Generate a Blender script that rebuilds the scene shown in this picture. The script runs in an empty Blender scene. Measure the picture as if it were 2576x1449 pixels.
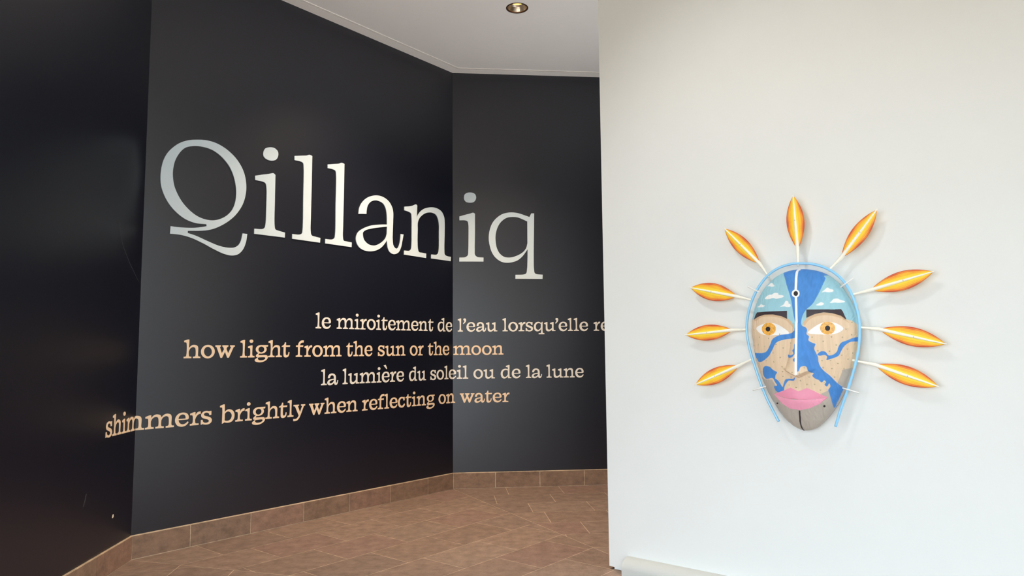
import bpy, bmesh, math, random
import numpy as np
from mathutils import Vector, Matrix
from mathutils.geometry import delaunay_2d_cdt
random.seed(7)
rng = np.random.default_rng(7)
sc = bpy.context.scene
COL = sc.collection

# ------------------------------------------------------------------ camera
EYE = 1.55
PITCH, ROLL, FPX = .0904300, -.00855, 1780.64
fw = Vector((0, math.cos(PITCH), math.sin(PITCH)))
r0 = Vector((1, 0, 0)); u0 = Vector((0, -math.sin(PITCH), math.cos(PITCH)))
rt = math.cos(ROLL) * r0 + math.sin(ROLL) * u0
up = -math.sin(ROLL) * r0 + math.cos(ROLL) * u0
cd = bpy.data.cameras.new('camera'); cam = bpy.data.objects.new('camera', cd); COL.objects.link(cam)
cd.sensor_width = 36; cd.lens = 36 * FPX / 2576; cd.clip_start = .05
cam.matrix_world = Matrix(((rt.x, up.x, -fw.x, 0), (rt.y, up.y, -fw.y, 0), (rt.z, up.z, -fw.z, EYE), (0, 0, 0, 1)))
sc.camera = cam

# ------------------------------------------------------------------ place: plan of the walls (metres)
YAW = .688220
def dv(a): return Vector((math.sin(a), math.cos(a), 0))
def left_n(d): return Vector((d.y, -d.x, 0))                # room side of a wall that runs along d
Q4 = math.pi / 4
dA, dB, dC, dW = dv(YAW - Q4), dv(YAW), dv(YAW + Q4), -dv(YAW - 2 * Q4)
nA, nB, nC, nW = left_n(dA), left_n(dB), left_n(dC), left_n(dW)
BC = Vector((-.6938, 8.2571, 0)); LB = 3.50866; AB = BC - dB * LB
W0 = Vector((.68151, 5.23692, 0)); H = 4.90588; BASE = .18167
LAMP = Vector((.0735, 6.655, H))

# ------------------------------------------------------------------ view, sky, lamps
vs = sc.view_settings
sc.display_settings.display_device = 'sRGB'
vs.view_transform = 'Standard'; vs.look = 'None'; vs.gamma = 1; vs.use_curve_mapping = False
vs.exposure = 0.27
wd = bpy.data.worlds.new('daylight'); sc.world = wd; wd.use_nodes = True
bg = wd.node_tree.nodes['Background']; bg.inputs[0].default_value = (.77, .895, 1, 1); bg.inputs[1].default_value = 5.4
sc.cycles.max_bounces = 8; sc.cycles.diffuse_bounces = 5; sc.cycles.sample_clamp_indirect = 5
sc.cycles.use_denoising = True

def lamp(name, kind, loc, target, power, color, **kw):
    l = bpy.data.lights.new(name, kind); l.energy = power; l.color = color
    for k, v in kw.items(): setattr(l, k, v)
    o = bpy.data.objects.new(name, l); COL.objects.link(o); o.location = loc
    o.rotation_euler = (Vector(target) - Vector(loc)).to_track_quat('-Z', 'Y').to_euler()
    return o
WARM = (1, .76, .54)
MC = W0 + dW * 1.436                                        # foot of the wall below the mask
lamp('downlight_beam', 'SPOT', LAMP + Vector((0, 0, -.02)), LAMP - Vector((0, 0, 4)), 400, WARM, spot_size=1.85, spot_blend=.8, shadow_soft_size=.12)
lamp('downlight_beam', 'SPOT', (-1.0, 6.3, H - .05), (-1.0, 6.3, 0), 400, WARM, spot_size=1.85, spot_blend=.8, shadow_soft_size=.3)
lamp('added_ceiling_fill', 'SPOT', (2.0, 6.0, .4), (.3, 6.1, 5), 290, (.94, .97, 1), spot_size=1.7, spot_blend=1, shadow_soft_size=.3)  # unseen fill added behind the partition to brighten the ceiling
lamp('track_spot', 'SPOT', MC + nW * 2.4 - dW * .9 + Vector((0, 0, 4.6)), MC - dW * .2 + Vector((0, 0, 1.7)), 80, (.97, .98, 1), spot_size=1.45, spot_blend=.9, shadow_soft_size=.12)


# ------------------------------------------------------------------ helpers
def lin(c):
    return tuple(((x / 255 / 12.92) if x / 255 <= .04045 else ((x / 255 + .055) / 1.055) ** 2.4) for x in c) + (1,)
def mat(name, rgb, rough=.6, metal=0, spec=.5, noise=None, bump=None, emit=None, attr=None, coat=0):
    """procedural principled material; noise=(scale, amount, stretch) varies the colour, bump=(scale, strength, distance)"""
    m = bpy.data.materials.new(name); m.use_nodes = True
    nt = m.node_tree; N = nt.nodes; L = nt.links; b = N['Principled BSDF']
    b.inputs['Roughness'].default_value = rough; b.inputs['Metallic'].default_value = metal
    b.inputs['Specular IOR Level'].default_value = spec; b.inputs['Coat Weight'].default_value = coat
    tc = N.new('ShaderNodeTexCoord')
    src = None
    if attr:
        a = N.new('ShaderNodeAttribute'); a.attribute_name = attr; src = a.outputs['Color']
    if noise:
        sc_, amt, st = noise
        mp = N.new('ShaderNodeMapping'); mp.inputs['Scale'].default_value = st
        L.new(tc.outputs['Object'], mp.inputs[0])
        n = N.new('ShaderNodeTexNoise'); n.inputs['Scale'].default_value = sc_; n.inputs['Detail'].default_value = 6
        n.inputs['Roughness'].default_value = .65
        L.new(mp.outputs[0], n.inputs['Vector'])
        r = N.new('ShaderNodeMapRange'); r.inputs[1].default_value = .25; r.inputs[2].default_value = .75
        r.inputs[3].default_value = 1 - amt; r.inputs[4].default_value = 1 + amt
        L.new(n.outputs['Fac'], r.inputs[0])
        mx = N.new('ShaderNodeVectorMath'); mx.operation = 'SCALE'
        if src: L.new(src, mx.inputs[0])
        else: mx.inputs[0].default_value = lin(rgb)[:3]
        L.new(r.outputs[0], mx.inputs['Scale']); L.new(mx.outputs[0], b.inputs['Base Color'])
    elif src: L.new(src, b.inputs['Base Color'])
    else: b.inputs['Base Color'].default_value = lin(rgb)
    if bump:
        n2 = N.new('ShaderNodeTexNoise'); n2.inputs['Scale'].default_value = bump[0]; n2.inputs['Detail'].default_value = 5
        L.new(tc.outputs['Object'], n2.inputs['Vector'])
        bp = N.new('ShaderNodeBump'); bp.inputs['Strength'].default_value = bump[1]; bp.inputs['Distance'].default_value = bump[2]
        L.new(n2.outputs['Fac'], bp.inputs['Height']); L.new(bp.outputs[0], b.inputs['Normal'])
    if emit:
        b.inputs['Emission Color'].default_value = lin(emit[0]); b.inputs['Emission Strength'].default_value = emit[1]
    return m
def mesh(name, V, F, m, parent=None, smooth=False, cols=None):
    me = bpy.data.meshes.new(name); me.from_pydata([tuple(v) for v in V], [], [tuple(f) for f in F])
    bm = bmesh.new(); bm.from_mesh(me); bmesh.ops.recalc_face_normals(bm, faces=bm.faces); bm.to_mesh(me); bm.free()
    me.materials.append(m)
    if smooth: me.polygons.foreach_set('use_smooth', [True] * len(me.polygons))
    if cols is not None:
        at = me.color_attributes.new('paint', 'FLOAT_COLOR', 'POINT')
        c = np.ones((len(V), 4), 'f'); c[:, :3] = cols; at.data.foreach_set('color', c.ravel())
    o = bpy.data.objects.new(name, me); COL.objects.link(o)
    if parent: o.parent = parent
    return o
def empty(name, loc, rz=0):
    o = bpy.data.objects.new(name, None); COL.objects.link(o); o.location = loc; o.rotation_euler = (0, 0, rz)
    o.empty_display_size = .1
    return o
def tag(o, label, cat, group=None):
    o['label'] = label; o['category'] = cat
    if group: o['group'] = group
    return o
def struct(o, label=None):
    o['kind'] = 'structure'
    if label: o['label'] = label
    return o
def boxv(P0, ex, ey, ez):
    P0 = Vector(P0)
    V = [P0 + ex * i + ey * j + ez * k for i in (0, 1) for j in (0, 1) for k in (0, 1)]
    return V, [(0, 1, 3, 2), (4, 6, 7, 5), (0, 4, 5, 1), (2, 3, 7, 6), (0, 2, 6, 4), (1, 5, 7, 3)]
class Acc:
    def __init__(s): s.V, s.F = [], []
    def add(s, VF):
        n = len(s.V); s.V += list(VF[0]); s.F += [tuple(i + n for i in f) for f in VF[1]]
        return s
def tube(pts, r, seg=10, closed=False, rends=None, cap=True):
    """a round rod swept along pts; r may be a list of radii"""
    P = [Vector(p) for p in pts]; n = len(P)
    R = r if isinstance(r, (list, tuple)) else [r] * n
    V, F = [], []; prev = None
    for i, p in enumerate(P):
        t = (P[min(i + 1, n - 1)] - P[max(i - 1, 0)]).normalized()
        a = prev if prev is not None else Vector((.1, 1, .2))
        a = (a - t * a.dot(t)).normalized(); prev = a; b = t.cross(a)
        for k in range(seg):
            q = 2 * math.pi * k / seg; V.append(p + (a * math.cos(q) + b * math.sin(q)) * R[i])
    for i in range(n - 1):
        for k in range(seg):
            k2 = (k + 1) % seg
            F.append((i * seg + k, i * seg + k2, (i + 1) * seg + k2, (i + 1) * seg + k))
    if cap: F.append(tuple(range(seg))[::-1]); F.append(tuple((n - 1) * seg + k for k in range(seg)))
    return V, F
def lathe(prof, seg=48):
    V, F = [], []; m = len(prof)
    for k in range(seg):
        a = 2 * math.pi * k / seg
        for r, z in prof: V.append((r * math.cos(a), r * math.sin(a), z))
    for k in range(seg):
        for j in range(m - 1):
            a, b = k * m + j, ((k + 1) % seg) * m + j
            F.append((a, b, b + 1, a + 1))
    return V, F
def spline(pts, sub=6):
    """closed outline; a point with flag 1 is a corner, the others are passed smoothly"""
    n = len(pts); out = []
    P = [Vector((p[0], p[1])) for p in pts]; c = [len(p) > 2 and p[2] for p in pts]
    for i in range(n):
        p1, p2 = P[i], P[(i + 1) % n]
        if c[i] and c[(i + 1) % n]: out.append(p1); continue
        p0 = P[i - 1] if not c[i] else p1 - (p2 - p1) * .6
        p3 = P[(i + 2) % n] if not c[(i + 1) % n] else p2 + (p2 - p1) * .6
        # chord-length (centripetal) Catmull-Rom keeps tight turns free of loops
        def tj(t, a, b): return t + max((b - a).length, 1e-9) ** .5
        t0 = 0; t1 = tj(t0, p0, p1); t2 = tj(t1, p1, p2); t3 = tj(t2, p2, p3)
        for k in range(sub):
            t = t1 + (t2 - t1) * k / sub
            A1 = p0 * ((t1 - t) / (t1 - t0)) + p1 * ((t - t0) / (t1 - t0)); A2 = p1 * ((t2 - t) / (t2 - t1)) + p2 * ((t - t1) / (t2 - t1))
            A3 = p2 * ((t3 - t) / (t3 - t2)) + p3 * ((t - t2) / (t3 - t2))
            B1 = A1 * ((t2 - t) / (t2 - t0)) + A2 * ((t - t0) / (t2 - t0)); B2 = A2 * ((t3 - t) / (t3 - t1)) + A3 * ((t - t1) / (t3 - t1))
            out.append(B1 * ((t2 - t) / (t2 - t1)) + B2 * ((t - t1) / (t2 - t1)))
    return out
def pip(X, Y, poly):
    """points in polygon, vectorised"""
    p = np.array([(q[0], q[1]) for q in poly]); x0, y0 = p[:, 0], p[:, 1]; x1, y1 = np.roll(x0, -1), np.roll(y0, -1)
    ins = np.zeros(X.shape, bool)
    for a, b, c, d in zip(x0, y0, x1, y1):
        if b == d: continue
        ins ^= ((b > Y) != (d > Y)) & (X < (c - a) * (Y - b) / (d - b) + a)
    return ins
def region(comps, extra_pts=(), cuts=(), clip=None):
    """triangulate the union of components (outer, [holes]) -> verts2d, tris, boundary edges"""
    vs_, es = [], []
    for o, hs in comps:
        for c in [o] + list(hs):
            n = len(vs_); vs_ += [Vector((p[0], p[1])) for p in c]; es += [(n + i, n + (i + 1) % len(c)) for i in range(len(c))]
    if clip: n = len(vs_); vs_ += [Vector((p[0], p[1])) for p in clip]; es += [(n + i, n + (i + 1) % len(clip)) for i in range(len(clip))]
    for a, b in cuts: n = len(vs_); vs_ += [Vector(a), Vector(b)]; es.append((n, n + 1))
    vs_ += [Vector(p) for p in extra_pts]
    v, e, f, *_ = delaunay_2d_cdt(vs_, es, [], 0, 1e-7)
    A = np.array([(p.x, p.y) for p in v]); T = np.array([t for t in f if len(t) == 3])
    c = A[T].mean(axis=1); keep = np.zeros(len(T), bool)
    for o, hs in comps:
        k = pip(c[:, 0], c[:, 1], o)
        for h in hs: k &= ~pip(c[:, 0], c[:, 1], h)
        keep |= k
    if clip: keep &= pip(c[:, 0], c[:, 1], clip)
    T = T[keep]; cnt = {}
    for t in T:
        for i in range(3):
            a, b = int(t[i]), int(t[(i + 1) % 3]); cnt.setdefault((min(a, b), max(a, b)), []).append((a, b))
    bd = [x[0] for x in cnt.values() if len(x) == 1]
    used = sorted(set(T.ravel().tolist())); mp = {u: i for i, u in enumerate(used)}
    return A[used], [tuple(mp[int(i)] for i in t) for t in T], [(mp[a], mp[b]) for a, b in bd]
def slab(comps, place, m, name, parent, thick, extra=(), cuts=(), clip=None, smooth=False, origin=None):
    """flat shape of real thickness: place(u, z, h) gives the point h in front of the carrying surface"""
    A, T, B = region(comps, extra, cuts, clip); n = len(A)
    o0 = Vector(origin) if origin is not None else Vector((0, 0, 0))
    V = [Vector(place(a, b, thick)) - o0 for a, b in A] + [Vector(place(a, b, .0003)) - o0 for a, b in A]
    F = list(T) + [(b, a, a + n, b + n) for a, b in B]
    return mesh(name, V, F, m, parent, smooth)

# ------------------------------------------------------------------ materials
M_dark = mat('charcoal_wall_paint', (11, 16, 31), .36, spec=.85, noise=(3, .08, (1, 1, 1)), bump=(60, .05, .002))
M_white = mat('white_wall_paint', (236, 238, 235), .7, spec=.3, noise=(2, .012, (1, 1, 1)), bump=(70, .10, .004))
M_ceil = mat('ceiling_paint', (240, 237, 233), .8, spec=.2, noise=(2, .02, (1, 1, 1)))
M_trim = mat('trim_paint', (250, 246, 240), .5, spec=.3, noise=(5, .02, (1, 1, 1)))
M_groove = mat('painted_gap_shade', (52, 48, 45), .8, noise=(5, .05, (1, 1, 1)))  # dark colour stands in for the shade inside the ceiling gap
M_grout = mat('grout', (216, 196, 172), .9, noise=(30, .12, (1, 1, 1)))
M_title = mat('pale_grey_vinyl', (212, 227, 234), .55, spec=.3, noise=(6, .02, (1, 1, 1)))
M_fr = mat('off_white_vinyl', (238, 234, 224), .55, spec=.3, noise=(6, .02, (1, 1, 1)))
M_en = mat('peach_vinyl', (245, 217, 184), .55, spec=.3, noise=(6, .02, (1, 1, 1)))
M_plinth = mat('grey_plinth_paint', (205, 206, 201), .6, spec=.3, noise=(4, .015, (1, 1, 1)), bump=(80, .08, .003))

# stone: brown, mottled, each tile a little different
def stone(name, rough):
    m = mat(name, (0, 0, 0), rough, spec=.35, attr='paint', noise=(11, .34, (1, 1, 1.6)), bump=(42, .8, .006))
    return m
M_floor = stone('brown_stone_floor', .62)
M_base = stone('brown_stone_base', .75)

# ------------------------------------------------------------------ the room
WH = H + .25
def wall(name, O, d, n, s0, s1, m, z0=0, t=.2, z1=WH, label=None):
    V, F = boxv(O + d * s0 - n * t + Vector((0, 0, z0)), d * (s1 - s0), n * t, Vector((0, 0, z1 - z0)))
    return struct(mesh(name, V, F, m), label)
def prism(name, P, z0, z1, m):
    n = len(P); V = [(p.x, p.y, z0) for p in P] + [(p.x, p.y, z1) for p in P]
    F = [tuple(range(n)), tuple(range(n, 2 * n))] + [(i, (i + 1) % n, (i + 1) % n + n, i + n) for i in range(n)]
    return mesh(name, V, F, m)
LA, LC, LW, T_ = 3.3, 5.4, 6.2, .2
mit = math.tan(math.pi / 8) * T_                            # mitred outer corners: the walls meet without overlap
A_end, C_end = AB - dA * LA, BC + dC * LC
wall_l = struct(prism('wall_left', [A_end, AB, AB - nA * T_ + dA * mit, A_end - nA * T_], 0, WH, M_dark), 'nearest dark charcoal wall, in shade at the left')
wall_m = struct(prism('wall_middle', [AB, BC, BC - nB * T_ + dB * mit, AB - nB * T_ - dB * mit], 0, WH, M_dark), 'dark charcoal middle wall carrying most of the lettering')
wall_b = struct(prism('wall_back', [BC, C_end, C_end - nC * T_, BC - nC * T_ - dC * mit], 0, WH, M_dark), 'dark charcoal back wall facing the viewer')
# white partition: body stops just above the floor, a recessed foot carries it
wall_r = wall('wall_right', W0, dW, nW, 0, LW, M_white, z0=.018, t=.3, z1=H, label='white partition wall carrying the mask')
W_end = W0 + dW * LW - nW * .3
struct(prism('wall_end', [C_end, W_end, W_end + Vector((.2, 0, 0)), C_end + Vector((.2, 0, 0))], 0, WH, M_dark), 'dark wall closing the passage')
V, F = boxv(W0 + dW * .035 - nW * .27, dW * (LW - .06), nW * .258, Vector((0, 0, .018)))
struct(mesh('baseboard_right', V, F, M_white))

# floor: stone tiles laid along each wall, mitred where the walls turn
TS, TP, G = .61, .432, .006
BIS = (nB + nC).normalized(); BIS2 = (nA + nB).normalized()          # mitre lines run from the corners along these
def clip(poly, P, n):
    out = []; k = len(poly)
    for i in range(k):
        a, b = poly[i], poly[(i + 1) % k]; da, db = (a - P).dot(n), (b - P).dot(n)
        if da >= 0: out.append(a)
        if (da >= 0) != (db >= 0): out.append(a + (b - a) * (da / (da - db)))
    return out
n1 = left_n(BIS); n2 = left_n(BIS2)
if n1.dot(dC) < 0: n1 = -n1
if n2.dot(dB) < 0: n2 = -n2
zones = [(BC, dC, nC, [(BC, n1)], (-6, 9), {0: .604, 1: .44, 2: .758, 3: .868, 4: 1.138}),
         (BC, dB, nB, [(BC, -n1), (AB, n2)], (-12, 4), {0: -2.997, 1: -2.76, 2: -2.47, 3: -2.25, 4: -1.49, 5: -1.75, 6: -1.465}),
         (AB, dA, nA, [(AB, -n2), (BC, -n1)], (-9, 6), {0: -.3})]
fl = Acc(); fcol = []; STONE = [(136, 115, 102), (133, 113, 101), (138, 118, 105), (132, 111, 98), (137, 113, 102)]
def stone_col(): 
    c = np.array(lin(random.choice(STONE))[:3]) * random.uniform(.94, 1.06); return c
for O, d, n, hp, (s0, s1), off in zones:
    for row in range(0, 26):
        o = off.get(row, random.uniform(0, TS)); k0 = math.floor((s0 - o) / TS)
        for k in range(k0, int((s1 - s0) / TS) + k0 + 2):
            a, b = o + k * TS + G / 2, o + (k + 1) * TS - G / 2; p0, p1 = row * TP + G / 2, (row + 1) * TP - G / 2
            poly = [O + d * a + n * p0, O + d * b + n * p0, O + d * b + n * p1, O + d * a + n * p1]
            for P, hn in hp:
                poly = clip(poly, P + hn * (G / 2), hn)
                if not poly: break
            if len(poly) < 3 or min((p.xy - Vector((0, 3))).length for p in poly) > 8.5: continue
            c = stone_col(); m_ = len(poly)
            fl.add(([(p.x, p.y, 0) for p in poly] + [(p.x, p.y, -.004) for p in poly],
                    [tuple(range(m_))] + [(i, (i + 1) % m_, (i + 1) % m_ + m_, i + m_) for i in range(m_)]))
            fcol += [c] * (2 * m_)
g = 30
fl.add(([(-g, -g, -.0006), (g, -g, -.0006), (g, g, -.0006), (-g, g, -.0006)], [(0, 1, 2, 3)])); fcol += [np.array(lin((192, 170, 148))[:3])] * 4
floor = struct(mesh('floor', fl.V, fl.F, M_floor, cols=np.array(fcol)), 'brown stone tiled floor')

# stone base along the dark walls
def baseboard(name, O, d, n, s0, s1, joints, ends):
    a = Acc(); col = []
    js = sorted([s0] + joints + [s1]); t, g = .014, .007
    for i in range(len(js) - 1):
        e0 = g / 2 if i or ends[0] else 0; e1 = g / 2 if i < len(js) - 2 or ends[1] else 0
        m0 = t * math.tan(math.pi / 8) if i == 0 and ends[0] else 0; m1 = t * math.tan(math.pi / 8) if i == len(js) - 2 and ends[1] else 0
        a0, a1 = js[i] + e0, js[i + 1] - e1; z1 = BASE - .007
        c = stone_col() * np.array((1.10, 1.0, .86))
        V = [O + d * a0, O + d * a1, O + d * (a1 - m1) + n * t, O + d * (a0 + m0) + n * t]
        a.add(([v + Vector((0, 0, z)) for z in (.006, z1) for v in V], [(0, 1, 2, 3), (4, 5, 6, 7), (0, 1, 5, 4), (1, 2, 6, 5), (2, 3, 7, 6), (3, 0, 4, 7)])); col += [c] * 8
    # mortar behind, above and below the stones
    m0 = .011 * math.tan(math.pi / 8); gc = np.array(lin((206, 182, 152))[:3])
    V = [O + d * s0, O + d * s1, O + d * (s1 - m0 * ends[1]) + n * .011, O + d * (s0 + m0 * ends[0]) + n * .011]
    a.add(([v + Vector((0, 0, z)) for z in (0, BASE) for v in V], [(0, 1, 2, 3), (4, 5, 6, 7), (0, 1, 5, 4), (1, 2, 6, 5), (2, 3, 7, 6), (3, 0, 4, 7)])); col += [gc] * 8
    return struct(mesh(name, a.V, a.F, M_base, cols=np.array(col)))

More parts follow.
